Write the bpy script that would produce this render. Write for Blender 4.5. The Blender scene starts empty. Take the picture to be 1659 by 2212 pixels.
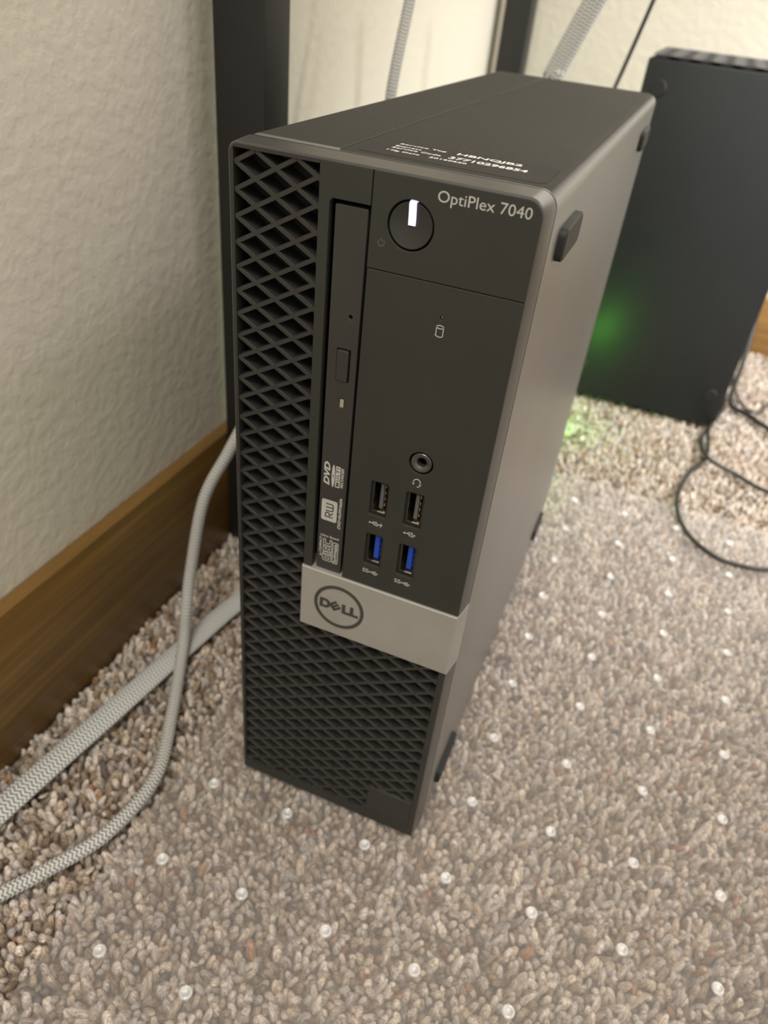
import bpy, bmesh, math, random
import numpy as np
from mathutils import Vector, Matrix
random.seed(7); rng = np.random.default_rng(7)
SC = bpy.context.scene
COL = SC.collection

# ------------------------------------------------------------------ camera
CAM_LOC = Vector((0.12204, -0.19604, 0.33200))
YAW, PITCH, ROLL, FPX = -0.313289, -0.630511, 0.118060, 1603.4
_f = Vector((math.sin(YAW)*math.cos(PITCH), math.cos(YAW)*math.cos(PITCH), math.sin(PITCH)))
_r = Vector((math.cos(YAW), -math.sin(YAW), 0)); _u = _r.cross(_f)
_R = math.cos(ROLL)*_r + math.sin(ROLL)*_u; _U = -math.sin(ROLL)*_r + math.cos(ROLL)*_u
cam = bpy.data.cameras.new('camera'); cam.sensor_fit = 'VERTICAL'; cam.sensor_height = 36.0; cam.sensor_width = 27.0
cam.lens = FPX/2212*36.0; cam.clip_start = 0.01; cam.clip_end = 50
cam.dof.use_dof = True; cam.dof.focus_distance = 0.225; cam.dof.aperture_fstop = 12.5
co = bpy.data.objects.new('camera', cam); COL.objects.link(co)
co.matrix_world = Matrix(((_R.x,_U.x,-_f.x,CAM_LOC.x),(_R.y,_U.y,-_f.y,CAM_LOC.y),(_R.z,_U.z,-_f.z,CAM_LOC.z),(0,0,0,1)))
SC.camera = co

# ------------------------------------------------------------------ world, lights, exposure
w = bpy.data.worlds.new('room_ambient'); SC.world = w; w.use_nodes = True
bg = w.node_tree.nodes['Background']; bg.inputs[0].default_value = (1.0, 0.955, 0.82, 1); bg.inputs[1].default_value = 0.86
SC.view_settings.view_transform = 'Standard'; SC.view_settings.look = 'None'
SC.view_settings.exposure = 0.0; SC.view_settings.gamma = 1.0; SC.view_settings.use_curve_mapping = False
def light(name, kind, loc, target, power, color, **kw):
    l = bpy.data.lights.new(name, kind); l.energy = power; l.color = color
    for k, v in kw.items(): setattr(l, k, v)
    o = bpy.data.objects.new(name, l); COL.objects.link(o); o.location = loc
    d = Vector(target)-Vector(loc); o.rotation_euler = d.to_track_quat('-Z', 'Y').to_euler()
    return o
light('room_lamp', 'AREA', (1.05, 0.42, 1.25), (0.02, 0.0, 0.1), 3.2, (1.0, 0.86, 1.0), size=0.22)
light('desk_lamp', 'SPOT', (0.62, 0.47, 0.55), (0.20, 0.64, 0.03), 27.0, (0.95, 0.97, 0.96), spot_size=math.radians(92), spot_blend=0.85, shadow_soft_size=0.03)
light('desk_edge_strip', 'AREA', (0.38, 0.755, 0.70), (0.38, 0.755, 0.0), 2.2, (1.0, 0.97, 0.90), shape='RECTANGLE', size=0.7, size_y=0.02)
light('ceiling_lamp', 'AREA', (0.05, -0.85, 1.9), (0.0, 0.1, 0.0), 33.0, (1.0, 0.945, 0.84), size=0.8)

# ------------------------------------------------------------------ helpers
def P(x, y): # pixel -> unit-depth ray, only used to place the loose cords on known planes
    return _f + _R*((x-829.5)/FPX) - _U*((y-1106)/FPX)
def on_x(x, y, X): r = P(x, y); return CAM_LOC + r*((X-CAM_LOC.x)/r.x)
def on_y(x, y, Y): r = P(x, y); return CAM_LOC + r*((Y-CAM_LOC.y)/r.y)
def on_z(x, y, Z): r = P(x, y); return CAM_LOC + r*((Z-CAM_LOC.z)/r.z)

ROOTS = {}
def empty(name, loc, label, cat, group=None):
    o = bpy.data.objects.new(name, None); COL.objects.link(o); o.location = loc; o.empty_display_size = 0.02
    o['label'] = label; o['category'] = cat
    if group: o['group'] = group
    ROOTS[o] = Vector(loc); return o
def parent(o, p):
    if p is None: return o
    o.parent = p
    if p in ROOTS: o.matrix_parent_inverse = Matrix.Translation(-ROOTS[p])
    return o
def obj(name, me, m, p=None, smooth=False):
    if m is not None:
        me.materials.clear(); me.materials.append(m)
    me.polygons.foreach_set('use_smooth', [smooth]*len(me.polygons))
    o = bpy.data.objects.new(name, me); COL.objects.link(o)
    return parent(o, p)
def tag(o, label, cat=None, group=None, kind=None):
    o['label'] = label
    if cat: o['category'] = cat
    if group: o['group'] = group
    if kind: o['kind'] = kind
    return o
def smooth_angle(o, ang=35):
    me = o.data
    bm = bmesh.new(); bm.from_mesh(me)
    for f in bm.faces: f.smooth = True
    for e in bm.edges:
        e.smooth = not (len(e.link_faces) == 2 and e.calc_face_angle(0) > math.radians(ang))
    bm.to_mesh(me); bm.free(); return o
def from_bm(bm, name='mesh'):
    bmesh.ops.recalc_face_normals(bm, faces=bm.faces)
    me = bpy.data.meshes.new(name); bm.to_mesh(me); bm.free(); return me
def box_bm(bm, x0, x1, y0, y1, z0, z1):
    v = [bm.verts.new(p) for p in ((x0,y0,z0),(x1,y0,z0),(x1,y1,z0),(x0,y1,z0),(x0,y0,z1),(x1,y0,z1),(x1,y1,z1),(x0,y1,z1))]
    for q in ((0,3,2,1),(4,5,6,7),(0,1,5,4),(1,2,6,5),(2,3,7,6),(3,0,4,7)): bm.faces.new([v[i] for i in q])
def box(name, x0, x1, y0, y1, z0, z1, m, p=None, bev=0.0, seg=2):
    bm = bmesh.new(); box_bm(bm, x0, x1, y0, y1, z0, z1)
    if bev: bmesh.ops.bevel(bm, geom=bm.edges[:], offset=bev, segments=seg, affect='EDGES', profile=0.5)
    o = obj(name, from_bm(bm), m, p)
    return smooth_angle(o, 40) if bev else o
def rrect(x0, x1, z0, z1, r, seg=6):
    """rounded rectangle, r = (TL, TR, BR, BL) or number, counter-clockwise from bottom-left"""
    if not isinstance(r, (tuple, list)): r = (r,)*4
    tl, tr, br, bl = r; pts = []
    for (cx, cz, rr, a0) in ((x0, z0, bl, 180), (x1, z0, br, 270), (x1, z1, tr, 0), (x0, z1, tl, 90)):
        sx = 1 if cx == x0 else -1; sz = 1 if cz == z0 else -1
        for i in range(seg+1):
            a = math.radians(a0+90*i/seg)
            rr_ = max(rr, 1e-4)
            pts.append((cx+sx*rr_+rr_*math.cos(a), cz+sz*rr_+rr_*math.sin(a)))
    return pts
def circle(cx, cz, r, n=32, rz=None):
    rz = rz or r
    return [(cx+r*math.cos(2*math.pi*i/n), cz+rz*math.sin(2*math.pi*i/n)) for i in range(n)]
def loft(name, rings, m, p=None, cap0=True, cap1=True, ang=35):
    """rings: [(y, [(x, z), ...] in metres)], same count"""
    bm = bmesh.new(); vs = [[bm.verts.new((x, y, z)) for x, z in pts] for y, pts in rings]; n = len(vs[0])
    for a, b in zip(vs, vs[1:]):
        for i in range(n): bm.faces.new((a[i], a[(i+1) % n], b[(i+1) % n], b[i]))
    if cap0: bm.faces.new(vs[0])
    if cap1: bm.faces.new(vs[-1][::-1])
    return smooth_angle(obj(name, from_bm(bm), m, p), ang)
MM = 0.001
def mm(pts): return [(x*MM, z*MM) for x, z in pts]
def curve_to_mesh(cu):
    o = bpy.data.objects.new('tmp', cu); COL.objects.link(o)
    dg = bpy.context.evaluated_depsgraph_get(); me = bpy.data.meshes.new_from_object(o.evaluated_get(dg))
    bpy.data.objects.remove(o); bpy.data.curves.remove(cu); return me
FRONT = Matrix(((1,0,0,0),(0,0,-1,0),(0,1,0,0),(0,0,0,1)))  # curve plane -> facing -y
def plate(name, polys, y0, y1, m, p=None, bev=0.0):
    """flat plate in the xz plane (mm outlines, first = outer, rest = holes) between y0 and y1"""
    cu = bpy.data.curves.new('plate', 'CURVE'); cu.dimensions = '2D'; cu.fill_mode = 'BOTH'
    cu.extrude = max((y1-y0)/2-bev, 1e-6); cu.bevel_depth = bev; cu.bevel_resolution = 1; cu.offset = -bev
    for pts in polys:
        s = cu.splines.new('POLY'); s.points.add(len(pts)-1); s.use_cyclic_u = True
        for q, (x, z) in zip(s.points, pts): q.co = (x*MM, z*MM, 0, 1)
    me = curve_to_mesh(cu); me.transform(FRONT); me.transform(Matrix.Translation((0, (y0+y1)/2, 0)))
    return smooth_angle(obj(name, me, m, p), 30)
def text_mesh(s, depth=0.00004, bold=0.0, spacing=1.0, shear=0.0):
    cu = bpy.data.curves.new('t', 'FONT'); cu.body = s; cu.extrude = 0.02; cu.offset = bold; cu.space_character = spacing
    cu.shear = shear; cu.resolution_u = 3; cu.fill_mode = 'BOTH'
    return curve_to_mesh(cu)
def text(name, s, x0, x1, z0, z1, y, m, p, bold=0.0, up=False, shear=0.0, spacing=1.0, depth=0.00006, top=None, flip=False):
    """lettering fitted into a box in mm on the front (or, top=z, on a horizontal face: z0..z1 then runs along y)"""
    me = text_mesh(s, bold=bold, shear=shear, spacing=spacing)
    n = len(me.vertices); a = np.empty(n*3); me.vertices.foreach_get('co', a); a = a.reshape(-1, 3)
    if up: a = np.stack([-a[:,1], a[:,0], a[:,2]], 1)   # reads bottom to top
    lo, hi = a.min(0), a.max(0); a = (a-lo)/np.maximum(hi-lo, 1e-9)
    b = np.empty_like(a)
    b[:,0] = (x0+(x1-x0)*a[:,0])*MM
    if top is None:
        b[:,2] = (z0+(z1-z0)*a[:,1])*MM; b[:,1] = y-depth*a[:,2]
    else:
        b[:,1] = (z0+(z1-z0)*a[:,1])*MM; b[:,2] = top+depth*a[:,2]
    me.vertices.foreach_set('co', b.ravel()); me.update()
    return obj(name, me, m, p)
def catmull(pts, per=14):
    pts = [Vector(p) for p in pts]; pts = [2*pts[0]-pts[1]]+pts+[2*pts[-1]-pts[-2]]; out = []
    for i in range(1, len(pts)-2):
        a, b, c, d = pts[i-1:i+3]
        for k in range(per):
            t = k/per
            out.append(0.5*((2*b)+(c-a)*t+(2*a-5*b+4*c-d)*t*t+(3*b-a-3*c+d)*t**3))
    out.append(pts[-2]); return out
def tube(name, pts, ra, rb, m, p=None, per=14, n=14, ref=(0, 0, 1), uvlen=1.0):
    path = catmull(pts, per); bm = bmesh.new(); uv = bm.loops.layers.uv.new('UVMap'); rings = []; L = [0.0]
    for a, b in zip(path, path[1:]): L.append(L[-1]+(b-a).length)
    up = Vector(ref)
    for i, q in enumerate(path):
        t = (path[min(i+1, len(path)-1)]-path[max(i-1, 0)]).normalized()
        up = (up-t*up.dot(t)).normalized(); side = t.cross(up)
        rings.append([bm.verts.new(q+side*(ra*math.cos(2*math.pi*k/n))+up*(rb*math.sin(2*math.pi*k/n))) for k in range(n)])
    for i in range(len(rings)-1):
        for k in range(n):
            f = bm.faces.new((rings[i][k], rings[i][(k+1) % n], rings[i+1][(k+1) % n], rings[i+1][k]))
            for l, (uu, vv) in zip(f.loops, ((L[i], k/n), (L[i], (k+1)/n), (L[i+1], (k+1)/n), (L[i+1], k/n))): l[uv].uv = (uu*uvlen, vv)
    bm.faces.new(rings[0][::-1]); bm.faces.new(rings[-1])
    return obj(name, from_bm(bm), m, p, smooth=True)
def lathe(name, prof, cx, y0, cz, m, p=None, n=40, cap=True, ang=30):
    """profile [(r, y)] revolved about an axis along y, mm"""
    rings = [(y0+y*MM, mm(circle(cx, cz, max(r, 1e-3), n))) for r, y in prof]
    return loft(name, rings, m, p, cap0=cap, cap1=cap, ang=ang)

# ------------------------------------------------------------------ materials
class NT:
    def __init__(s, name):
        s.m = bpy.data.materials.new(name); s.m.use_nodes = True; s.t = s.m.node_tree; s.n = s.t.nodes; s.b = s.n['Principled BSDF']; s.out = s.n['Material Output']
    def new(s, k, **kw):
        x = s.n.new(k)
        for a, v in kw.items(): setattr(x, a, v)
        return x
    def link(s, a, b): s.t.links.new(a, b)
    def mapping(s, scale=(1,1,1), coord='Object'):
        tc = s.new('ShaderNodeTexCoord'); mp = s.new('ShaderNodeMapping'); mp.inputs['Scale'].default_value = scale
        s.link(tc.outputs[coord], mp.inputs[0]); return mp.outputs[0]
    def noise(s, vec, scale, detail=3, rough=0.55):
        x = s.new('ShaderNodeTexNoise'); x.inputs['Scale'].default_value = scale; x.inputs['Detail'].default_value = detail; x.inputs['Roughness'].default_value = rough
        s.link(vec, x.inputs['Vector']); return x.outputs[0]
    def ramp(s, fac, stops):
        x = s.new('ShaderNodeValToRGB'); e = x.color_ramp.elements
        while len(e) < len(stops): e.new(0.5)
        for el, (pos, c) in zip(e, stops): el.position = pos; el.color = (*c, 1) if len(c) == 3 else c
        s.link(fac, x.inputs[0]); return x.outputs[0]
    def math(s, op, a, b=None):
        x = s.new('ShaderNodeMath', operation=op)
        for i, v in enumerate((a, b)):
            if v is None: continue
            if isinstance(v, (int, float)): x.inputs[i].default_value = v
            else: s.link(v, x.inputs[i])
        return x.outputs[0]
    def bump(s, h, strength=0.3, dist=0.001):
        x = s.new('ShaderNodeBump'); x.inputs['Strength'].default_value = strength; x.inputs['Distance'].default_value = dist
        s.link(h, x.inputs['Height']); s.link(x.outputs[0], s.b.inputs['Normal'])
    def set(s, color=None, rough=None, metal=None, spec=None):
        if color: s.b.inputs['Base Color'].default_value = (*color, 1)
        if rough is not None: s.b.inputs['Roughness'].default_value = rough
        if metal is not None: s.b.inputs['Metallic'].default_value = metal
        if spec is not None: s.b.inputs['Specular IOR Level'].default_value = spec
        return s
def plain(name, color, rough=0.5, metal=0.0, spec=0.5, grain=None):
    t = NT(name).set(color, rough, metal, spec)
    v = t.mapping()
    g = grain or (2500, 0.06)
    n = t.noise(v, g[0], 2); t.bump(n, g[1], 0.0002)
    n2 = t.noise(v, 40, 3)
    c = t.ramp(n2, [(0.3, tuple(x*0.93 for x in color)), (0.7, tuple(min(1, x*1.07) for x in color))]); t.link(c, t.b.inputs['Base Color'])
    return t.m
M = {}
_t = NT('bezel_rim_plastic').set((0.028, 0.0275, 0.025), 0.42); _t.bump(_t.noise(_t.mapping(), 3500, 2), 0.1, 0.0002)
_t.b.inputs['Coat Weight'].default_value = 0.6; _t.b.inputs['Coat Roughness'].default_value = 0.4; _t.b.inputs['Coat IOR'].default_value = 1.7
M['rim'] = _t.m
M['plastic'] = plain('black_plastic', (0.026, 0.0255, 0.023), 0.5, grain=(3500, 0.12))
M['panel'] = plain('charcoal_panel_plastic', (0.0255, 0.0262, 0.0222), 0.5, grain=(3500, 0.15))
M['drive'] = plain('drive_plastic', (0.034, 0.033, 0.030), 0.42, grain=(3500, 0.1))
M['rib'] = plain('grille_plastic', (0.030, 0.0295, 0.027), 0.38)
M['pit'] = plain('dark_recess_plastic', (0.008, 0.008, 0.0075), 0.6)
M['gap'] = plain('seam_shade_black', (0.004, 0.004, 0.0042), 1.0, spec=0.0)  # near-black without gloss, paints the shade inside the case seams
M['silver'] = plain('silver_painted_plastic', (0.37, 0.355, 0.33), 0.42, metal=0.3, grain=(5000, 0.12))
M['logo'] = plain('dark_badge', (0.045, 0.042, 0.036), 0.5)
M['print'] = plain('grey_print', (0.46, 0.45, 0.42), 0.6)
M['print_dim'] = plain('faint_print', (0.085, 0.083, 0.075), 0.6)
M['print_white'] = plain('white_print', (0.75, 0.75, 0.74), 0.6)
M['rubber'] = plain('black_rubber', (0.014, 0.014, 0.013), 0.62)
M['usb_metal'] = plain('port_shell_metal', (0.75, 0.66, 0.50), 0.22, metal=1.0)
M['usb_blue'] = plain('blue_port_plastic', (0.010, 0.055, 0.42), 0.4)
M['usb_black'] = plain('grey_port_plastic', (0.10, 0.10, 0.105), 0.35)
M['gold'] = plain('gold_contact', (0.75, 0.55, 0.25), 0.3, metal=1.0)
M['jack'] = plain('jack_ring', (0.11, 0.105, 0.095), 0.3, metal=0.6)
M['clear_led'] = plain('led_window', (0.34, 0.31, 0.24), 0.3)
M['leg'] = plain('black_powder_coat', (0.012, 0.012, 0.0115), 0.5, grain=(1500, 0.2))
M['console'] = plain('console_black', (0.017, 0.020, 0.023), 0.42, grain=(2500, 0.1))
M['console_grid'] = plain('console_vent_wall', (0.10, 0.10, 0.11), 0.4)
M['cord'] = plain('black_cord', (0.020, 0.020, 0.018), 0.45)
def emis(name, c, s):
    t = NT(name).set(c, 0.4); t.b.inputs['Emission Color'].default_value = (*c, 1); t.b.inputs['Emission Strength'].default_value = s; return t.m
M['led_white'] = emis('lit_power_bar', (0.76, 0.68, 1.0), 1.2)
M['led_green'] = emis('lit_green_led', (0.10, 1.0, 0.12), 14.0)
def metal_case():
    t = NT('painted_case_metal').set((0.03, 0.029, 0.026), 0.4, 0.0, 0.9)
    v = t.mapping(); sp = t.noise(v, 900, 4, 0.7); big = t.noise(v, 18, 4)
    dust = t.math('MULTIPLY', t.ramp(sp, [(0.52, (0,0,0)), (0.75, (1,1,1))]), t.ramp(big, [(0.4, (0.1,)*3), (0.7, (1,1,1))]))
    c = t.new('ShaderNodeMix', data_type='RGBA'); c.inputs[6].default_value = (0.038, 0.037, 0.032, 1); c.inputs[7].default_value = (0.11, 0.108, 0.094, 1)
    t.link(dust, c.inputs[0]); t.link(c.outputs[2], t.b.inputs['Base Color'])
    ge = t.new('ShaderNodeNewGeometry'); sz = t.new('ShaderNodeSeparateXYZ'); t.link(ge.outputs['Normal'], sz.inputs[0])
    upf = t.ramp(sz.outputs[2], [(0.55, (0,0,0)), (0.9, (1,1,1))])   # dust settles on the upward face and dulls it
    r = t.math('ADD', t.math('MULTIPLY', big, 0.16), t.math('ADD', t.math('MULTIPLY', upf, 0.22), 0.44)); t.link(r, t.b.inputs['Roughness'])
    sp_ = t.math('SUBTRACT', 1.0, t.math('MULTIPLY', upf, 0.86)); t.link(sp_, t.b.inputs['Specular IOR Level'])
    t.link(t.math('SUBTRACT', 1.0, upf), t.b.inputs['Coat Weight']); t.b.inputs['Coat Roughness'].default_value = 0.42; t.b.inputs['Coat IOR'].default_value = 1.9
    t.bump(t.noise(v, 2200, 2), 0.12, 0.0002); return t.m
M['case'] = metal_case()
def wall_mat(name, c0, c1, strength):
    t = NT(name).set(c0, 0.75, 0, 0.25); v = t.mapping()
    n = t.noise(v, 130, 4, 0.5); n2 = t.noise(v, 300, 3, 0.5)
    h = t.math('ADD', t.ramp(n, [(0.42, (0,0,0)), (0.60, (1,1,1))]), t.math('MULTIPLY', n2, 0.7))
    t.bump(h, strength, 0.0012)
    t.link(t.ramp(t.noise(v, 3, 3), [(0.3, c0), (0.7, c1)]), t.b.inputs['Base Color']); return t.m
M['wall'] = wall_mat('cream_plaster', (0.62, 0.575, 0.485), (0.65, 0.605, 0.515), 0.16)
def wood():
    t = NT('stained_oak').set((0.2, 0.1, 0.03), 0.42); v = t.mapping((14, 1.6, 60)); v2 = t.mapping((14, 5, 26))
    n = t.noise(v, 3.0, 6, 0.65); n2 = t.noise(v2, 1.0, 3)
    f = t.math('ADD', t.math('MULTIPLY', n, 0.65), t.math('MULTIPLY', n2, 0.35))
    t.link(t.ramp(f, [(0.30, (0.080, 0.040, 0.009)), (0.50, (0.165, 0.087, 0.020)), (0.72, (0.27, 0.150, 0.038))]), t.b.inputs['Base Color'])
    t.bump(n, 0.15, 0.0006); return t.m
M['wood'] = wood()
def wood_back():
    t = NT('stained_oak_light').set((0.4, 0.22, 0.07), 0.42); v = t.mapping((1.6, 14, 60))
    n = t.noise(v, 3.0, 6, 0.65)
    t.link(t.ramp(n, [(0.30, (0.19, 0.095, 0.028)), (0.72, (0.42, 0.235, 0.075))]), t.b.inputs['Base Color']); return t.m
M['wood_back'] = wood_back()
def pile():
    t = NT('loop_pile').set((0.5, 0.42, 0.33), 0.9, 0, 0.15)
    a = t.new('ShaderNodeAttribute', attribute_name='yarn'); yc = t.new('ShaderNodeAttribute', attribute_name='yarn_co')
    mp = t.new('ShaderNodeMapping'); mp.inputs['Scale'].default_value = (0.9, 3.4, 2.0); mp.inputs['Rotation'].default_value = (0, 0, 0.5); t.link(yc.outputs['Vector'], mp.inputs[0])
    n = t.noise(mp.outputs[0], 1.6, 4, 0.65)
    k = t.ramp(n, [(0.34, (0.34, 0.31, 0.28)), (0.50, (0.92, 0.91, 0.90)), (0.66, (1.35, 1.35, 1.35))])
    mx = t.new('ShaderNodeMix', data_type='RGBA', blend_type='MULTIPLY'); mx.inputs[0].default_value = 1
    t.link(a.outputs['Color'], mx.inputs[6]); t.link(k, mx.inputs[7]); t.link(mx.outputs[2], t.b.inputs['Base Color'])
    t.bump(n, 0.8, 0.0012); return t.m
M['pile'] = pile()
def backing():
    t = NT('carpet_backing').set((0.2, 0.16, 0.12), 0.95); v = t.mapping()
    vo = t.new('ShaderNodeTexVoronoi'); vo.inputs['Scale'].default_value = 260; t.link(v, vo.inputs['Vector'])
    c = t.ramp(vo.outputs['Distance'], [(0.0, (0.42, 0.36, 0.28)), (0.6, (0.13, 0.10, 0.075))]); t.link(c, t.b.inputs['Base Color'])
    t.bump(vo.outputs['Distance'], 0.6, 0.003); return t.m
M['backing'] = backing()
def braid(name, light_c, dark_c, freq, rows, thresh=0.42):
    t = NT(name).set(light_c, 0.6); tc = t.new('ShaderNodeTexCoord'); sp = t.new('ShaderNodeSeparateXYZ'); t.link(tc.outputs['UV'], sp.inputs[0])
    u = t.math('MULTIPLY', sp.outputs[0], freq)
    pv = t.math('PINGPONG', t.math('MULTIPLY', sp.outputs[1], rows), 0.5)
    a = t.math('FRACT', t.math('ADD', u, t.math('MULTIPLY', pv, 1.2)))
    tri = t.math('PINGPONG', a, 0.5)
    edge = t.math('MULTIPLY', tri, 2.0)
    vedge = t.math('MULTIPLY', t.math('PINGPONG', t.math('MULTIPLY', sp.outputs[1], rows*2), 0.5), 2.0)
    h = t.math('MULTIPLY', edge, t.math('ADD', t.math('MULTIPLY', vedge, 0.5), 0.6))
    c = t.ramp(h, [(thresh*0.45, dark_c), (thresh*1.3, light_c)]); t.link(c, t.b.inputs['Base Color'])
    t.bump(h, 0.7, 0.0008); return t.m
M['braid'] = braid('white_grey_braid', (0.66, 0.65, 0.62), (0.19, 0.185, 0.175), 520, 6)
M['braid_flat'] = braid('grey_flat_braid', (0.72, 0.725, 0.70), (0.18, 0.185, 0.18), 480, 9)
def clear_mat(name, diff, gl, rough, col):
    t = NT(name); n = t.n
    tr = t.new('ShaderNodeBsdfTransparent'); tr.inputs[0].default_value = (0.97, 0.965, 0.96, 1)
    df = t.new('ShaderNodeBsdfDiffuse'); df.inputs[0].default_value = (*col, 1)
    gs = t.new('ShaderNodeBsdfGlossy'); gs.inputs[0].default_value = (1, 1, 1, 1); gs.inputs['Roughness'].default_value = rough
    v = t.mapping(); nz = t.noise(v, 350, 2); bp = t.new('ShaderNodeBump'); bp.inputs['Strength'].default_value = 0.25; bp.inputs['Distance'].default_value = 0.0006
    t.link(nz, bp.inputs['Height']); t.link(bp.outputs[0], gs.inputs['Normal'])
    m1 = t.new('ShaderNodeMixShader'); m1.inputs[0].default_value = diff; t.link(tr.outputs[0], m1.inputs[1]); t.link(df.outputs[0], m1.inputs[2])
    fr = t.new('ShaderNodeFresnel'); fr.inputs[0].default_value = 1.4
    m2 = t.new('ShaderNodeMixShader'); ge = t.new('ShaderNodeNewGeometry'); t.link(t.math('MULTIPLY', t.math('MULTIPLY', fr.outputs[0], gl), t.math('SUBTRACT', 1.0, ge.outputs['Backfacing'])), m2.inputs[0]); t.link(m1.outputs[0], m2.inputs[1]); t.link(gs.outputs[0], m2.inputs[2])
    t.link(m2.outputs[0], t.out.inputs[0]); return t.m
M['mat'] = clear_mat('hazy_clear_vinyl', 0.07, 0.35, 0.5, (0.80, 0.76, 0.74))
M['stud'] = clear_mat('stud_highlight_white', 0.5, 4.0, 0.12, (0.95, 0.95, 0.97))  # white diffuse share paints in the bright highlights on the clear studs

# ------------------------------------------------------------------ the room shell
FLOOR_Z = -0.0105; WX = -0.1165; WY = 0.786
def structure(o): o['kind'] = 'structure'; return o
structure(box('floor', WX-0.05, 1.7, -1.3, WY+0.05, FLOOR_Z-0.02, FLOOR_Z, M['backing']))
structure(box('wall_left', WX-0.05, WX, -1.3, WY+0.05, FLOOR_Z, 2.2, M['wall']))
structure(box('wall_back', WX, 1.7, WY, WY+0.05, FLOOR_Z, 2.2, M['wall']))
structure(box('baseboard_left', WX, -0.1072, -1.3, WY, FLOOR_Z, 0.080, M['wood'], bev=0.002))
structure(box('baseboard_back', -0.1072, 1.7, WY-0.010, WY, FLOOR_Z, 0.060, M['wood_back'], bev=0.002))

# carpet: every loop a small tilted dome of yarn with its own colour
def carpet():
    sp = 0.0038; xs = np.arange(-0.106, 0.43, sp); ys = np.arange(-0.21, WY-0.012, sp*0.90)
    gx, gy = np.meshgrid(xs, ys); gx[1::2] += sp/2; gx = gx.ravel(); gy = gy.ravel(); n = gx.size
    gx = gx+rng.normal(0, 0.0007, n); gy = gy+rng.normal(0, 0.0007, n); gx = np.maximum(gx, -0.1055)
    seg, prof = 7, [(1.0, 0.0), (0.93, 0.45), (0.62, 0.84)]
    base = [(r*math.cos(2*math.pi*k/seg), r*math.sin(2*math.pi*k/seg), h) for r, h in prof for k in range(seg)]+[(0, 0, 1.0)]
    base = np.array(base); nv = len(base)
    fq = [(i*seg+k, i*seg+(k+1) % seg, (i+1)*seg+(k+1) % seg, (i+1)*seg+k) for i in range(2) for k in range(seg)]
    ft = [(2*seg+k, 2*seg+(k+1) % seg, 3*seg) for k in range(seg)]
    sx = rng.uniform(0.0018, 0.0025, n); sy = rng.uniform(0.0014, 0.0020, n); sz = rng.uniform(0.0040, 0.0073, n)
    ang = rng.normal(0.6, 0.7, n); lean = rng.normal(0, 0.28, (n, 2))
    b = np.repeat(base[None], n, 0)
    x = b[:,:,0]*sx[:,None]; y = b[:,:,1]*sy[:,None]; z = b[:,:,2]*sz[:,None]
    X = x*np.cos(ang)[:,None]-y*np.sin(ang)[:,None]+z*lean[:,:1]+gx[:,None]
    Y = x*np.sin(ang)[:,None]+y*np.cos(ang)[:,None]+z*lean[:,1:]+gy[:,None]
    Z = FLOOR_Z+np.minimum(z, 0.0074)
    V = np.stack([X, Y, Z], 2).reshape(-1, 3)
    off = (np.arange(n)*nv)[:,None,None]
    Q = (np.array(fq)[None]+off).reshape(-1, 4); T = (np.array(ft)[None]+off).reshape(-1, 3)
    me = bpy.data.meshes.new('carpet_loops'); me.vertices.add(len(V)); me.vertices.foreach_set('co', V.ravel())
    nl = Q.size+T.size; me.loops.add(nl); me.loops.foreach_set('vertex_index', np.concatenate([Q.ravel(), T.ravel()]))
    me.polygons.add(len(Q)+len(T))
    me.polygons.foreach_set('loop_start', np.concatenate([np.arange(len(Q))*4, Q.size+np.arange(len(T))*3]))
    pal = np.array([(0.66, 0.58, 0.48), (0.56, 0.47, 0.37), (0.44, 0.35, 0.26), (0.62, 0.56, 0.50), (0.30, 0.23, 0.165), (0.50, 0.45, 0.40), (0.38, 0.22, 0.13), (0.19, 0.165, 0.15)])
    pick = rng.choice(len(pal), n, p=[0.25, 0.19, 0.16, 0.17, 0.12, 0.07, 0.022, 0.018])
    c = pal[pick]*rng.uniform(0.72, 1.30, (n, 1))*np.array([1.10, 1.10, 1.16]); c = np.concatenate([c, np.ones((n, 1))], 1)
    at = me.color_attributes.new('yarn', 'FLOAT_COLOR', 'POINT'); at.data.foreach_set('color', np.repeat(c, nv, 0).astype(np.float32).ravel())
    yc = b*np.array([1.0, 1.0, 0.6])+rng.uniform(0, 60, (n, 1, 1)); a2 = me.attributes.new('yarn_co', 'FLOAT_VECTOR', 'POINT'); a2.data.foreach_set('vector', yc.astype(np.float32).ravel())
    me.update(); me.validate()
    o = obj('carpet_pile', me, M['pile'], smooth=True)
    tag(o, 'beige and brown flecked loop pile carpet covering the floor', 'carpet', kind='stuff')
carpet()

# ------------------------------------------------------------------ clear chair mat with its grid of studs
MAT_T = -0.0003; MX0, MX1, MY0, MY1 = -0.028, 0.62, -0.36, 0.366
mat = empty('chair_mat', (0.3, 0.0, -0.0028), 'hazy clear plastic chair mat with a grid of small studs, under the computer', 'floor mat')
box('sheet', MX0, MX1, MY0, MY1, -0.0028, MAT_T, M['mat'], mat, bev=0.0008)
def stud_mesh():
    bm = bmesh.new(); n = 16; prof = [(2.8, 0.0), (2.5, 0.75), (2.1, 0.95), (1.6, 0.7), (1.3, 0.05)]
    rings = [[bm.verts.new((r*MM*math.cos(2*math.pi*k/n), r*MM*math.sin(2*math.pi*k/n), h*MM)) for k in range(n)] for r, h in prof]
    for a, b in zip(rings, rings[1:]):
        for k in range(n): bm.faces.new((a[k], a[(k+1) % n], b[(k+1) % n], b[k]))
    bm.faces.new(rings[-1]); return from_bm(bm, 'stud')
sm = stud_mesh(); sm.materials.append(M['stud']); sm.polygons.foreach_set('use_smooth', [True]*len(sm.polygons))
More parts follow.
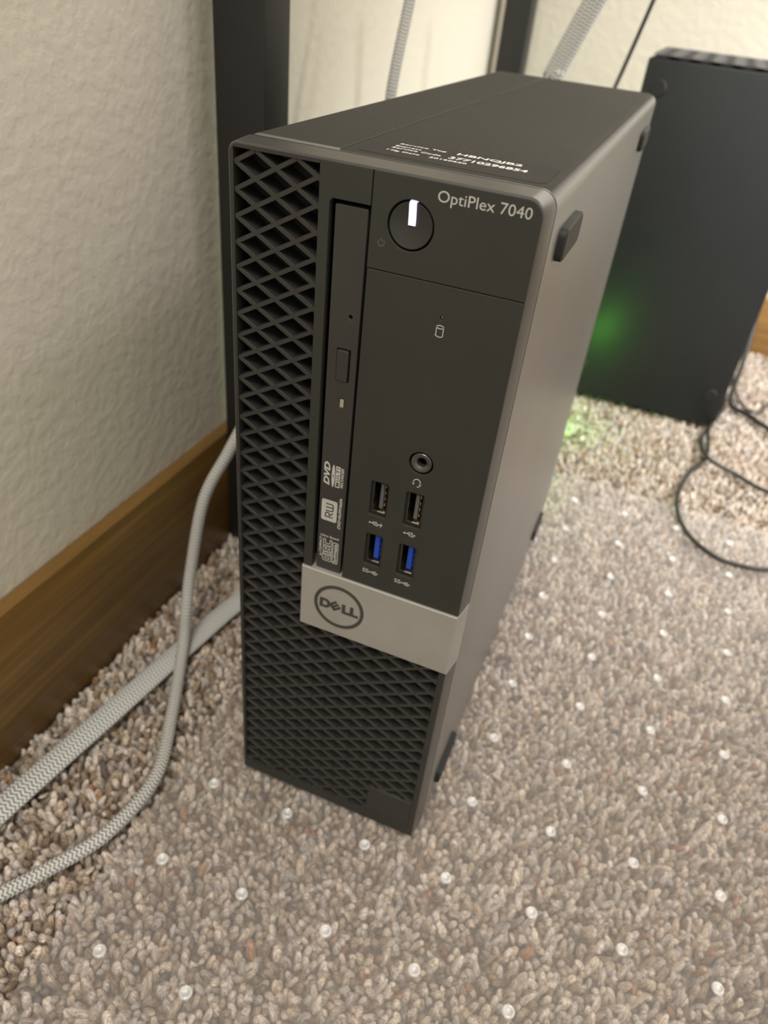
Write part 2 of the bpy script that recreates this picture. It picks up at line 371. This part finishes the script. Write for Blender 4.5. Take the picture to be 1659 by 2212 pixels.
for i in range(15):
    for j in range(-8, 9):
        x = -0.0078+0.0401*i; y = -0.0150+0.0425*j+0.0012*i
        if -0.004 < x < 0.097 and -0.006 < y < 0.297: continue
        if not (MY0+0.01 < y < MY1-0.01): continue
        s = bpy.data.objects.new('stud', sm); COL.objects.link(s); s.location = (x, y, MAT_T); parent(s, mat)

# ------------------------------------------------------------------ desk frame: two posts and the rail on top of them
desk = empty('desk_frame', (-0.092, 0.45, FLOOR_Z), 'black square steel desk legs standing along the wall behind the computer', 'desk')
for y0, y1 in ((0.1615, 0.187), (0.712, 0.739)):
    box('leg', -0.1066, -0.0785, y0, y1, -0.004, 0.715, M['leg'], desk, bev=0.0012)
    box('foot_pad', -0.1030, -0.0820, y0+0.003, y1-0.003, FLOOR_Z, -0.004, M['rubber'], desk)
box('side_rail', -0.1066, -0.0785, 0.1615, 0.739, 0.715, 0.745, M['leg'], desk, bev=0.0012)

# ------------------------------------------------------------------ the computer
W, H, D = 92.6, 290.0, 292.0
pc = empty('computer_tower', (0.0463, 0.146, 0.0), 'slim black desktop computer standing upright with mesh front and silver logo bar', 'computer')
def outline(i_l, i_r, i_t, i_b, r_tl, r_tr, x0=0, x1=W, r_b=1.5):
    return mm(rrect(x0+i_l, x1-i_r, i_b, H-i_t, (r_tl, r_tr, r_b, r_b), 8))
# outer rim of the bezel: tapers from the case to the flat front
loft('bezel_rim', [(0.0086, outline(0, 0, 0, 0, 3.2, 5.0)), (0.0083, outline(0, 0.03, 0.02, 0, 3.2, 5.0)), (0.0006, outline(0.25, 1.3, 0.55, 0.25, 3.0, 4.6)),
     (0.00015, outline(0.45, 1.48, 0.75, 0.5, 2.9, 4.5)), (0.0, outline(0.85, 1.75, 1.1, 0.9, 2.7, 4.4))], M['rim'], pc, cap0=False, cap1=False, ang=18)
loft('bezel_core', [(0.0080, outline(0.6, 0.6, 0.6, 0.6, 3.0, 4.6)), (0.0086, outline(0.12, 0.1, 0.1, 0.1, 3.2, 5.0)), (0.0097, outline(0.12, 0.1, 0.1, 0.1, 3.2, 5.0))], M['gap'], pc)  # its outer ring is the painted dark line between bezel and case
# flat frame around the mesh
plate('bezel_frame', [[(28.9, 288.9)]+[(p[0]*1000, p[1]*1000) for p in outline(0.85, 1.75, 1.1, 0.9, 2.7, 0.1)[27:36]] +
      [(0.85, 0.9), (90.85, 0.9), (90.85, 116.5), (88.4, 116.5), (88.4, 6.5), (2.0, 6.5), (2.0, 287.9), (28.9, 287.9)]], 0.0, 0.0078, M['plastic'], pc)
# grille: backing with each diagonal rib on it
grille = plate('grille', [[(2.0, 6.5), (88.4, 6.5), (88.4, 117), (29.5, 117), (29.5, 288), (2.0, 288)]], 0.0077, 0.0079, M['pit'], pc)
RECTS = [(2.15, 28.9, 6.6, 287.75), (2.15, 88.3, 6.6, 116.4)]
def clip(za, s):
    iv = []
    for x0, x1, z0, z1 in RECTS:
        a, b = x0, x1; xa = 2.3+(z0-za)/s; xb = 2.3+(z1-za)/s
        a = max(a, min(xa, xb)); b = min(b, max(xa, xb))
        if b-a > 1.0: iv.append((a, b))
    iv.sort(); out = []
    for a, b in iv:
        if out and a <= out[-1][1]+0.01: out[-1] = (out[-1][0], max(b, out[-1][1]))
        else: out.append((a, b))
    return out
SL = 3.73/6.47
def rib(a, b, za, s, yf):
    bm = bmesh.new(); t = Vector((1, s)).normalized(); nrm = Vector((-t.y, t.x)); hw = 0.68
    p0 = Vector((a, za+s*(a-2.3))); p1 = Vector((b, za+s*(b-2.3))); v = []
    for y, k in ((yf, hw*0.85), (yf+0.2*MM, hw), (7.7*MM, hw*1.1)):
        v.append([bm.verts.new((q.x*MM, y, q.y*MM)) for q in (p0+nrm*k, p1+nrm*k, p1-nrm*k, p0-nrm*k)])
    for r0, r1 in zip(v, v[1:]):
        for i in range(4): bm.faces.new((r0[i], r0[(i+1) % 4], r1[(i+1) % 4], r1[i]))
    bm.faces.new(v[0])
    obj('rib', from_bm(bm), M['rib'], grille)
for k in range(-9, 47):
    za = 284.1-7.46*k
    for s in (SL, -SL):
        for a, b in clip(za, s): rib(a, b, za, s, 0.0004 if s > 0 else 0.00045)
plate('corner_tab', [rrect(66.5, 88.4, 6.0, 25.2, 0.6, 2)], 0.0002, 0.0066, M['plastic'], pc, bev=0.0004)
# panels of the right-hand part
sur = plate('drive_surround', [[(28.9, 146.2), (32.3, 146.2), (32.3, 278.8), (33.2, 279.7), (44.45, 279.7), (44.45, 288.9), (28.9, 288.9)]], 0.0, 0.0030, M['panel'], pc, bev=0.0002)
tr = [(p[0]*1000, p[1]*1000) for p in outline(0.85, 1.75, 1.1, 0.9, 2.7, 4.4)[18:27]]
power_panel = plate('power_panel', [[(44.75, 263.15), (90.85, 263.15)]+tr+[(44.75, 288.9)], circle(56.4, 276.6, 6.75, 48)], 0.0, 0.0030, M['panel'], pc, bev=0.0002)
USB = [(56.1, 185.8, 0), (68.8, 185.8, 0), (56.1, 163.45, 1), (68.8, 163.45, 1)]
holes = [rrect(x-3.25, x+3.25, z-7.1, z+7.1, 0.9, 3) for x, z, k in USB]+[circle(69.0, 204.7, 4.15, 36), circle(68.75, 253.7, 0.55, 14)]
port_panel = plate('port_panel', [[(44.9, 146.2), (90.85, 146.2), (90.85, 262.95), (44.9, 262.95)]]+holes, 0.0, 0.0030, M['panel'], pc, bev=0.0002)
# optical drive
drive = plate('drive_front', [rrect(33.75, 43.75, 147.0, 278.4, 0.5, 3), circle(40.65, 247.0, 0.62, 16), rrect(37.0, 41.5, 225.4, 236.4, 0.3, 2), rrect(38.9, 40.5, 216.2, 219.4, 0.2, 2)], 0.0007, 0.0036, M['drive'], pc, bev=0.0003)
plate('eject_button', [rrect(37.15, 41.0, 225.55, 236.05, 0.35, 3)], 0.0003, 0.0034, M['drive'], drive, bev=0.0003)
plate('drive_light', [rrect(39.05, 40.35, 216.35, 219.25, 0.15, 2)], 0.0008, 0.003, M['clear_led'], drive)
yd = 0.00071
def shape(name, polys, y, m, p, depth=0.00006): return plate(name, polys, y-depth, y, m, p)
# logos printed on the drive, reading upwards
text('lettering', 'DVD', 34.95, 37.25, 185.0, 194.5, yd, M['print'], drive, bold=0.045, up=True, shear=0.25)
shape('disc_mark', [circle(38.5, 189.3, 0.62, 28, 4.65), circle(38.5, 189.3, 0.17, 12, 0.75)], yd, M['print'], drive)
mb = shape('printed_box', [rrect(39.35, 41.1, 185.0, 193.65, 0.05, 2)], yd, M['print'], drive)
text('lettering', 'MULTI', 39.65, 40.8, 185.6, 193.1, yd-0.00006, M['drive'], drive, bold=0.008, up=True, spacing=1.35)
text('lettering', 'RECORDER', 41.4, 42.4, 185.3, 193.4, yd, M['print'], drive, bold=0.02, up=True, shear=0.2)
shape('printed_box', [rrect(34.8, 40.85, 169.6, 178.8, 0.75, 4)], yd, M['print'], drive)
def stroke(pts, wd):
    """closed outline of a thick polyline"""
    L, R_ = [], []
    for i, q in enumerate(pts):
        a = Vector(pts[max(i-1, 0)]); b = Vector(pts[min(i+1, len(pts)-1)]); q = Vector(q)
        if 0 < i < len(pts)-1:
            d1 = (q-a).normalized(); d2 = (b-q).normalized(); n1 = Vector((-d1.y, d1.x)); n2 = Vector((-d2.y, d2.x)); n = (n1+n2)
            n = n/max(n.dot(n1), 0.35)
        else:
            d = (b-a).normalized(); n = Vector((-d.y, d.x))
        L.append(tuple(q+n*wd/2)); R_.append(tuple(q-n*wd/2))
    return L+R_[::-1]
def arc(cx, cz, r, a0, a1, n=10, rz=None):
    rz = rz or r
    return [(cx+r*math.cos(math.radians(a0+(a1-a0)*i/n)), cz+rz*math.sin(math.radians(a0+(a1-a0)*i/n))) for i in range(n+1)]
def upm(pts, x, z): return [(x-b, z+a) for a, b in pts]   # local (right, up) -> reading upwards
R_l = stroke([(0, 0), (0, 2.9), (1.5, 2.9), (1.9, 2.5), (1.9, 1.9), (1.5, 1.45), (0.7, 1.45), (1.9, 0)], 0.42)
W_l = stroke([(2.7, 2.9), (2.7, 0.5), (3.1, 0.1), (4.0, 0.1), (4.2, 0.4), (4.2, 2.9), (4.2, 0.4), (4.45, 0.1), (5.3, 0.1), (5.7, 0.5), (5.7, 2.9)], 0.42)
shape('letter_mark', [upm(R_l, 39.4, 171.4)], yd-0.00006, M['drive'], drive)
shape('letter_mark', [upm(stroke([(2.7, 2.9), (2.7, 0.5), (3.1, 0.1), (5.3, 0.1), (5.7, 0.5), (5.7, 2.9)], 0.42), 39.4, 171.4)], yd-0.00006, M['drive'], drive)
shape('letter_mark', [upm(stroke([(4.2, 2.9), (4.2, 0.1)], 0.42), 39.4, 171.4)], yd-0.00007, M['drive'], drive)
text('lettering', 'DVD+ReWritable', 41.35, 42.55, 167.4, 180.9, yd, M['print'], drive, bold=0.02, up=True, shear=0.2)
text('lettering', 'COMPACT', 34.75, 35.7, 154.3, 161.6, yd, M['print'], drive, bold=0.02, up=True)
# outlined "disc" letters
def ring_of(pts, wd):
    n = len(pts); out = []
    for sgn in (1, -1):
        l = []
        for i in range(n):
            a, q, b = Vector(pts[i-1]), Vector(pts[i]), Vector(pts[(i+1) % n]); d1 = (q-a).normalized(); d2 = (b-q).normalized()
            n1 = Vector((-d1.y, d1.x)); n2 = Vector((-d2.y, d2.x)); k = n1+n2; k = k/max(k.dot(n1), 0.4); l.append(tuple(q+k*sgn*wd/2))
        out.append(l)
    return out
for pts in ([(0, 0.3), (0.3, 0), (2.0, 0), (2.0, 3.9), (2.6, 3.9), (2.6, 0), (0.3, 0), (0, 0.3)],):
    pass
LET = {'d': [(0, 0.3), (0.3, 0), (2.7, 0), (2.7, 4.5), (1.9, 4.5), (1.9, 3.4), (0.3, 3.4), (0, 3.1)],
       'i': [(3.2, 0), (4.0, 0), (4.0, 3.4), (3.2, 3.4)],
       's': [(4.5, 0), (6.6, 0), (6.9, 0.3), (6.9, 1.9), (6.6, 2.1), (5.4, 2.1), (5.4, 2.6), (6.9, 2.6), (6.9, 3.4), (4.8, 3.4), (4.5, 3.1), (4.5, 1.6), (4.8, 1.4), (6.0, 1.4), (6.0, 0.8), (4.5, 0.8)],
       'c': [(7.4, 0.3), (7.7, 0), (10.1, 0), (10.1, 0.8), (8.3, 0.8), (8.3, 2.6), (10.1, 2.6), (10.1, 3.4), (7.7, 3.4), (7.4, 3.1)]}
for ch, pts in LET.items():
    polys = [upm(l, 39.75, 150.9) for l in ring_of(pts, 0.26)]
    shape('letter_mark', polys, yd, M['print'], drive)
shape('letter_mark', [upm(l, 39.75, 150.9) for l in ring_of([(0.85, 0.85), (1.85, 0.85), (1.85, 2.55), (0.85, 2.55)], 0.24)], yd, M['print'], drive)
shape('printed_frame', [rrect(40.1, 42.45, 150.6, 160.6, 0.6, 4), rrect(40.35, 42.2, 150.85, 160.35, 0.4, 4)], yd, M['print'], drive)
text('lettering', 'ReWritable', 40.6, 41.95, 151.2, 160.0, yd, M['print'], drive, bold=0.02, up=True)
text('lettering', 'Ultra Speed', 35.0, 42.3, 161.75, 163.0, yd, M['print'], drive, bold=0.015)
# power button with its lit bar
btn = lathe('power_button', [(6.25, 4.0), (6.25, 0.55), (6.05, 0.25), (4.0, 0.75), (2.0, 1.15), (0.3, 1.3)], 56.4, 0.0, 276.6, M['plastic'], pc, n=48, ang=20)
bm = bmesh.new(); xs = (55.45, 57.45)
rows = [(276.6, 0.00085), (279.6, 0.00045), (282.2, 0.0000), (282.75, 0.0002), (283.0, 0.0010)]
vv = [[bm.verts.new((x*MM, y, z*MM)) for x in xs] for z, y in rows]+[[bm.verts.new((x*MM, 0.0024, z*MM)) for x in xs] for z in (283.0, 276.6)]
for a, b in zip(vv, vv[1:]+vv[:1]): bm.faces.new((a[0], a[1], b[1], b[0]))
for s in (0, 1): bm.faces.new([r[s] for r in vv])
obj('light_bar', from_bm(bm), M['led_white'], btn)
# print on the panels
text('lettering', 'OptiPlex 7040', 63.05, 88.25, 283.25, 287.05, 0.0, M['print'], power_panel, bold=0.0)
shape('power_mark', [stroke(arc(48.5, 270.75, 0.95, 125, 415, 16), 0.28)], 0.0, M['print_dim'], power_panel)
shape('power_mark', [stroke([(48.5, 271.0), (48.5, 272.1)], 0.28)], 0.0, M['print_dim'], power_panel)
lathe('activity_light', [(0.5, 2.0), (0.5, 0.9), (0.3, 0.6), (0.05, 0.55)], 68.75, 0.0, 253.7, M['clear_led'], port_panel, n=14)
shape('disk_mark', [stroke(arc(68.75, 251.0, 1.05, 0, 360, 20, 0.48), 0.26)], 0.0, M['print'], port_panel)
shape('disk_mark', [stroke([(67.7, 251.0), (67.7, 248.5)]+arc(68.75, 248.5, 1.05, 180, 360, 12, 0.48)+[(69.8, 251.0)], 0.26)], 0.0, M['print'], port_panel)
# headset jack
jack = lathe('headset_jack', [(3.55, 4.0), (3.55, 0.5), (3.3, 0.25), (2.5, 0.3), (2.05, 0.55), (1.65, 0.9), (1.6, 4.5)], 69.0, 0.0, 204.7, M['jack'], pc, n=40)
lathe('socket', [(1.6, 3.0), (0.05, 3.0)], 69.0, 0.0, 204.7, M['pit'], jack, n=20)
shape('headset_mark', [stroke(arc(68.6, 197.1, 1.25, -20, 200, 16, 1.45), 0.3)], 0.0, M['print'], port_panel)
for sx in (-1, 1): shape('headset_mark', [circle(68.6+sx*1.2, 196.75, 0.34, 12, 0.62)], 0.0, M['print'], port_panel)
shape('headset_mark', [stroke([(69.75, 196.3), (69.4, 195.75), (68.75, 195.6)], 0.26)], 0.0, M['print'], port_panel)
# ports: metal shell in the opening, tongue and contacts inside
for x, z, blue in USB:
    sh = plate('usb_port', [rrect(x-3.2, x+3.2, z-7.05, z+7.05, 0.8, 3), rrect(x-2.55, x+2.7, z-5.95, z+6.3, 0.5, 3)], 0.0010, 0.0095, M['pit'], pc)
    plate('shell', [rrect(x-2.54, x+2.69, z-5.94, z+6.29, 0.5, 3), rrect(x-2.36, x+2.52, z-5.76, z+6.12, 0.4, 3)], 0.0016, 0.0100, M['usb_metal'], sh)
    plate('shell_lip', [[(x-0.5, z-5.9), (x+2.45, z-5.9), (x+2.45, z-5.25), (x-0.5, z-5.25)]], 0.0009, 0.0060, M['usb_metal'], sh, bev=0.0002)
    plate('tongue', [rrect(x-0.2, x+(1.75 if blue else 1.2), z-4.4, z+5.6, 0.1, 2)], 0.0016, 0.0085, M['usb_blue' if blue else 'usb_black'], sh, bev=0.0002)
    for k in range(4):
        zz = z-3.3+2.5*k
        plate('contact', [[(x+(1.7 if blue else 1.15), zz-0.5), (x+(2.05 if blue else 1.6), zz-0.5), (x+(2.05 if blue else 1.6), zz+0.5), (x+(1.7 if blue else 1.15), zz+0.5)]], 0.0028, 0.0080, M['usb_blue' if blue else 'gold'], sh)
def trident(x, z, k=1.0):
    q = lambda a, b: (x+a*k, z+b*k)
    shape('usb_mark', [stroke([q(-1.7, 0), q(1.9, 0)], 0.24)], 0.0, M['print'], port_panel)
    shape('usb_mark', [circle(*q(-1.9, 0), 0.42*k, 12)], 0.0, M['print'], port_panel)
    shape('usb_mark', [stroke([q(-1.1, 0), q(-0.3, 0.75), q(0.9, 0.75)], 0.22)], -0.00002, M['print'], port_panel)
    shape('usb_mark', [stroke([q(-0.5, 0), q(0.2, -0.75), q(1.3, -0.75)], 0.22)], -0.00003, M['print'], port_panel)
    shape('usb_mark', [circle(*q(1.0, 0.75), 0.3*k, 10)], 0.0, M['print'], port_panel)
    shape('usb_mark', [circle(*q(1.4, -0.75), 0.3*k, 10)], 0.0, M['print'], port_panel)
    shape('usb_mark', [[q(1.8, 0.42), q(2.5, 0), q(1.8, -0.42)]], 0.0, M['print'], port_panel)
trident(55.4, 175.5, 0.85)
shape('charge_mark', [[(58.25, 176.7), (57.4, 175.3), (57.95, 175.35), (57.5, 174.2), (58.6, 175.75), (58.0, 175.7)]], 0.0, M['print'], port_panel)
trident(68.6, 175.7, 0.95)
for cx in (55.9, 68.5):
    text('lettering', 'SS', cx-3.0, cx-0.7, 152.5, 154.2, 0.0, M['print'], port_panel, bold=0.0)
    trident(cx+1.2, 153.2, 0.78)
# silver bar that wraps round the corner, with the badge
def bar_ring(i, xr): return mm([(28.6+i, 116.0+i), (xr, 116.0+i), (xr, 146.15-i), (28.6+i, 146.15-i)])
bar = loft('silver_bar', [(-0.0009, bar_ring(0.35, 90.9)), (-0.0006, bar_ring(0.0, 91.25)), (0.0, bar_ring(0.0, 91.5)), (0.0088, bar_ring(0.0, 92.9))], M['silver'], pc, ang=15)
yb = -0.0009
shape('badge_ring', [circle(45.1, 131.2, 10.45, 64), circle(45.1, 131.2, 9.15, 64)], yb, M['logo'], bar, 0.00025)
def sheared(pts, dx, dz, ang=0): 
    c, s = math.cos(math.radians(ang)), math.sin(math.radians(ang))
    return [(45.1+dx+a*c-b*s, 131.2+dz+a*s+b*c) for a, b in pts]
D_o = [(0, 0), (2.3, 0)]+arc(2.3, 2.3, 2.3, -90, 90, 10)+[(0, 4.6)]
D_i = [(1.35, 1.1), (2.1, 1.1)]+arc(2.1, 2.3, 1.2, -90, 90, 8)+[(1.35, 3.5)]
L_o = [(0, 0), (3.5, 0), (3.5, 1.15), (1.4, 1.15), (1.4, 4.6), (0, 4.6)]
E_o = [(0, 0), (3.7, 0), (3.7, 0.9), (1.2, 0.9), (1.2, 1.45), (3.7, 1.45), (3.7, 2.3), (1.2, 2.3), (1.2, 2.85), (3.7, 2.85), (3.7, 3.75), (0, 3.75)]
shape('badge_letter', [sheared(D_o, -8.1, -2.3), sheared(D_i, -8.1, -2.3)], yb, M['logo'], bar, 0.0002)
shape('badge_letter', [sheared(E_o, -1.85, -2.55, 40)], yb, M['logo'], bar, 0.00022)
shape('badge_letter', [sheared(L_o, 1.35, -2.3)], yb, M['logo'], bar, 0.0002)
shape('badge_letter', [sheared(L_o, 4.75, -2.3)], yb, M['logo'], bar, 0.0002)
# case: removable cover on the left, main shell on the right
def cov(i): return mm(rrect(0.0+i, 29.1, 0+i, H-i, (3.4, 0.05, 0.05, 1.5), 8))
def shell(i): return mm(rrect(29.9, W-i, 0+i, H-i, (0.05, 5.0, 1.5, 0.05), 8))
loft('side_cover', [(0.0098, cov(0.6)), (0.0121, cov(0.6)), (0.0126, cov(0.0)), (0.2905, cov(0.0)), (0.2915, cov(0.6))], M['case'], pc)
case = loft('case_shell', [(0.0098, shell(0.2)), (0.0100, shell(0.0)), (0.2905, shell(0.0)), (0.2915, shell(0.6))], M['case'], pc)
box('seam_shade_strip', 0.0285, 0.0305, 0.0100, 0.2900, 0.004, 0.2885, M['gap'], pc)  # black filler added so the open top seam reads as shaded
# service label on top
ZT = H*MM
def top_plate(name, pts, z, m, p, d=0.0001):
    bm = bmesh.new(); a = [bm.verts.new((x*MM, y*MM, z)) for x, y in pts]; b = [bm.verts.new((x*MM, y*MM, z+d)) for x, y in pts]; n = len(pts)
    for i in range(n): bm.faces.new((a[i], a[(i+1) % n], b[(i+1) % n], b[i]))
    bm.faces.new(b); bm.faces.new(a[::-1]); return obj(name, from_bm(bm), m, p)
M['label'] = plain('label_film', (0.034, 0.0335, 0.030), 0.7, spec=0.16)
lab = top_plate('service_label', rrect(33.0, 87.5, 14.5, 37.5, 2.5, 5), ZT, M['label'], case)
zt = ZT+0.0001
for s, x0, x1, y0, y1, b in (('Service Tag', 39.5, 54.0, 31.7, 33.6, 0.01), ('HBNQJB2', 57.5, 77.0, 30.5, 34.3, 0.02), ('Express', 39.5, 47.5, 28.0, 29.9, 0.01),
                          ('Service Code', 39.5, 54.5, 25.2, 27.0, 0.01), ('37710296854', 57.0, 80.0, 24.4, 27.8, 0.02), ('Mfg Date', 39.5, 49.5, 20.7, 22.5, 0.01), ('20160620', 52.5, 63.5, 20.8, 22.5, 0.01)):
    text('lettering', s, x0, x1, y0, y1, 0, M['print_white'], case, bold=b, top=zt)
# rubber feet on the right-hand face, rear plate, lit network socket
for y0, z0 in ((24.0, 268.0), (240.0, 268.0), (24.0, 12.0), (240.0, 12.0)):
    bm = bmesh.new(); rings = []
    for x, i in ((W*MM, 0.0), ((W+1.9)*MM, 0.0), ((W+2.4)*MM, 0.6)):
        rings.append([bm.verts.new((x, yy*MM, zz*MM)) for yy, zz in rrect(y0+i, y0+28-i, z0+i, z0+9.5-i, 2.6, 5)])
    n = len(rings[0])
    for a, b in zip(rings, rings[1:]):
        for i in range(n): bm.faces.new((a[i], a[(i+1) % n], b[(i+1) % n], b[i]))
    bm.faces.new(rings[-1]); smooth_angle(obj('rubber_foot', from_bm(bm), M['rubber'], pc), 30)
plate('rear_plate', [rrect(2, 90.6, 2, 288, 1.5, 3)], 0.2915, 0.2925, M['silver'], pc)
box('network_socket', 0.056, 0.072, 0.2925, 0.2945, 0.040, 0.052, M['pit'], pc)
box('link_light', 0.066, 0.0695, 0.2945, 0.2955, 0.0425, 0.0455, M['led_green'], pc)
light('hidden_green_glow', 'POINT', (0.060, 0.445, 0.022), (0.0, 0.0, 0.0), 0.15, (0.16, 1.0, 0.05), shadow_soft_size=0.004)  # added green light with no body, unseen behind the tower, apart from the socket

# ------------------------------------------------------------------ black console behind the computer
CX0, CX1, CY0, CY1, CZ0, CZ1 = 0.0635, 0.2150, 0.530, 0.681, -0.0045, 0.296
con = empty('game_console', ((CX0+CX1)/2, (CY0+CY1)/2, FLOOR_Z), 'black boxy game console standing upright on the carpet behind the computer', 'game console')
box('body', CX0, CX1, CY0, CY1, CZ0+0.004, CZ1-0.002, M['console'], con, bev=0.0012)
bm = bmesh.new(); n = 20
ring = [[bm.verts.new(((CX0+CX1)/2+r*math.cos(2*math.pi*k/n), (CY0+CY1)/2+r*math.sin(2*math.pi*k/n), z)) for k in range(n)] for r, z in ((0.066, FLOOR_Z+0.003), (0.066, CZ0+0.006))]
for k in range(n): bm.faces.new((ring[0][k], ring[0][(k+1) % n], ring[1][(k+1) % n], ring[1][k]))
bm.faces.new(ring[0][::-1]); obj('base_disc', from_bm(bm), M['rubber'], con)
# vent grid: square cells each with a round well
bm = bmesh.new(); N = 9; cs = (CX1-CX0-0.004)/N; n = 16
sq = []
for k in range(n):
    a = 2*math.pi*k/n; c, s = math.cos(a), math.sin(a); m_ = max(abs(c), abs(s)); sq.append((c/m_*0.5, s/m_*0.5))
for i in range(N):
    for j in range(N):
        ox = CX0+0.002+cs*(i+0.5); oy = CY0+0.002+cs*(j+0.5); zt_ = CZ1+0.0005
        o_ = [bm.verts.new((ox+cs*x, oy+cs*y, zt_)) for x, y in sq]
        i_ = [bm.verts.new((ox+cs*0.40*math.cos(2*math.pi*k/n), oy+cs*0.40*math.sin(2*math.pi*k/n), zt_)) for k in range(n)]
        d_ = [bm.verts.new((v.co.x, v.co.y, CZ1-0.0015)) for v in i_]
        for k in range(n):
            k2 = (k+1) % n; bm.faces.new((o_[k], o_[k2], i_[k2], i_[k])); f = bm.faces.new((i_[k], i_[k2], d_[k2], d_[k])); f.material_index = 1
        f = bm.faces.new(d_); f.material_index = 1
vg = obj('vent_grid', from_bm(bm), None, con); vg.data.materials.append(M['console']); vg.data.materials.append(M['console_grid'])
for x, z in ((CX0+0.0135, CZ1-0.022), (CX1-0.0135, CZ1-0.022), (CX0+0.0135, 0.030), (CX1-0.0135, 0.030)):
    lathe('rubber_foot', [(6.2, 1.0), (6.2, -0.8), (5.6, -1.4), (0.1, -1.4)], x*1000, CY0, z*1000, M['rubber'], con, n=20)

# ------------------------------------------------------------------ cords
zf = -0.0025
rb = 0.0033
c1 = [on_x(905, -120, -0.060), on_x(885, 0, -0.060), on_x(845, 200, -0.060), Vector((-0.058, 0.270, 0.210)), on_x(560, 850, -0.062), on_x(527, 915, -0.066),
      on_x(492, 980, -0.071), on_x(440, 1080, -0.078), on_x(412, 1230, -0.078), on_x(403, 1320, -0.074)+Vector((0, 0, 0.002)), on_z(395, 1400, zf+rb+0.005), on_z(370, 1550, zf+rb), on_z(335, 1680, zf+rb), on_z(230, 1800, zf+rb+0.001), on_z(100, 1880, zf+rb), on_z(0, 1932, zf+rb), Vector((-0.085, -0.14, zf+rb)), Vector((-0.10+0.02, -0.24, zf+rb))]
o = tube('braided_cord', c1, rb, rb, M['braid'], per=16, n=16)
tag(o, 'thin round grey and white braided cable hanging by the wall and curling over the carpet', 'cable')
zs = zf+0.0024
c2 = [Vector((-0.094, -0.26, zs)), Vector((-0.096, -0.14, zs)), on_z(0, 1750, zs), on_z(250, 1530, zs), on_z(420, 1380, zs), on_z(510, 1303, zs), Vector((-0.046, 0.19, zs)), Vector((-0.046, 0.29, zs+0.001)), Vector((-0.046, 0.365, 0.02)), Vector((-0.024, 0.385, 0.13)),
      on_y(1180, 200, 0.385), on_y(1196, 160, 0.385), on_y(1284, 0, 0.385), on_y(1345, -110, 0.385)]
o = tube('flat_braided_cable', c2, 0.0068, 0.0023, M['braid_flat'], per=16, n=28)
tag(o, 'wide flat grey braided cable lying along the wooden baseboard and rising behind the computer', 'cable')
c3 = [on_y(1455, -100, 0.50), on_y(1412, 0, 0.50), on_y(1330, 185, 0.50), Vector((0.025, 0.47, 0.17)), Vector((0.020, 0.43, 0.06)), Vector((0.03, 0.40, 0.0)), Vector((0.05, 0.42, zf+0.002))]
o = tube('thin_black_cord', c3, 0.0016, 0.0016, M['cord']); tag(o, 'thin black cord hanging against the tan wall behind the computer', 'cable')
zc = -0.0025+0.0018; zm = MAT_T+0.0018
c4 = [Vector((0.225, 0.64, zc)), Vector((0.2215, 0.565, zc+0.006)), on_z(1532, 925, zc+0.002), on_z(1527, 985, zc), on_z(1490, 1020, zc), on_z(1462, 1078, zm+0.001), on_z(1480, 1145, zm), on_z(1540, 1200, zm), on_z(1600, 1222, zm), on_z(1659, 1230, zm), Vector((0.31, 0.335, zm)), Vector((0.40, 0.40, zc+0.001))]
o = tube('looped_black_cord', c4, 0.0018, 0.0018, M['cord']); tag(o, 'thin black cord forming a wide loop onto the mat in front of the console', 'cable')
c5 = [Vector((0.2225, 0.645, zc+0.004)), Vector((0.2185, 0.56, zc+0.004)), on_z(1517, 945, zc), on_z(1528, 988, zc+0.0045), on_z(1590, 1025, zc), on_z(1659, 1062, zc), Vector((0.34, 0.42, zc)), Vector((0.44, 0.47, zc))]
o = tube('straight_black_cord', c5, 0.0018, 0.0018, M['cord']); tag(o, 'thin black cord crossing the looped one and running off to the right', 'cable')
c6 = [Vector((0.236, 0.735, 0.08)), Vector((0.236, 0.67, 0.02)), on_z(1578, 868, zc+0.001), on_z(1612, 893, zc), on_z(1659, 925, zc), Vector((0.32, 0.53, zc)), Vector((0.45, 0.52, zc))]
o = tube('thick_black_cord', c6, 0.0026, 0.0026, M['cord']); tag(o, 'thicker black power cord leaving the back of the console to the right', 'cable')
c7 = [Vector((0.21, 0.71, 0.02)), Vector((0.232, 0.665, zc)), on_z(1600, 872, zc), on_z(1640, 893, zc), on_z(1665, 870, zc), Vector((0.31, 0.64, zc))]
o = tube('curled_black_cord', c7, 0.0013, 0.0013, M['cord']); tag(o, 'thinnest black cord curling on the carpet behind the thick power cord', 'cable')
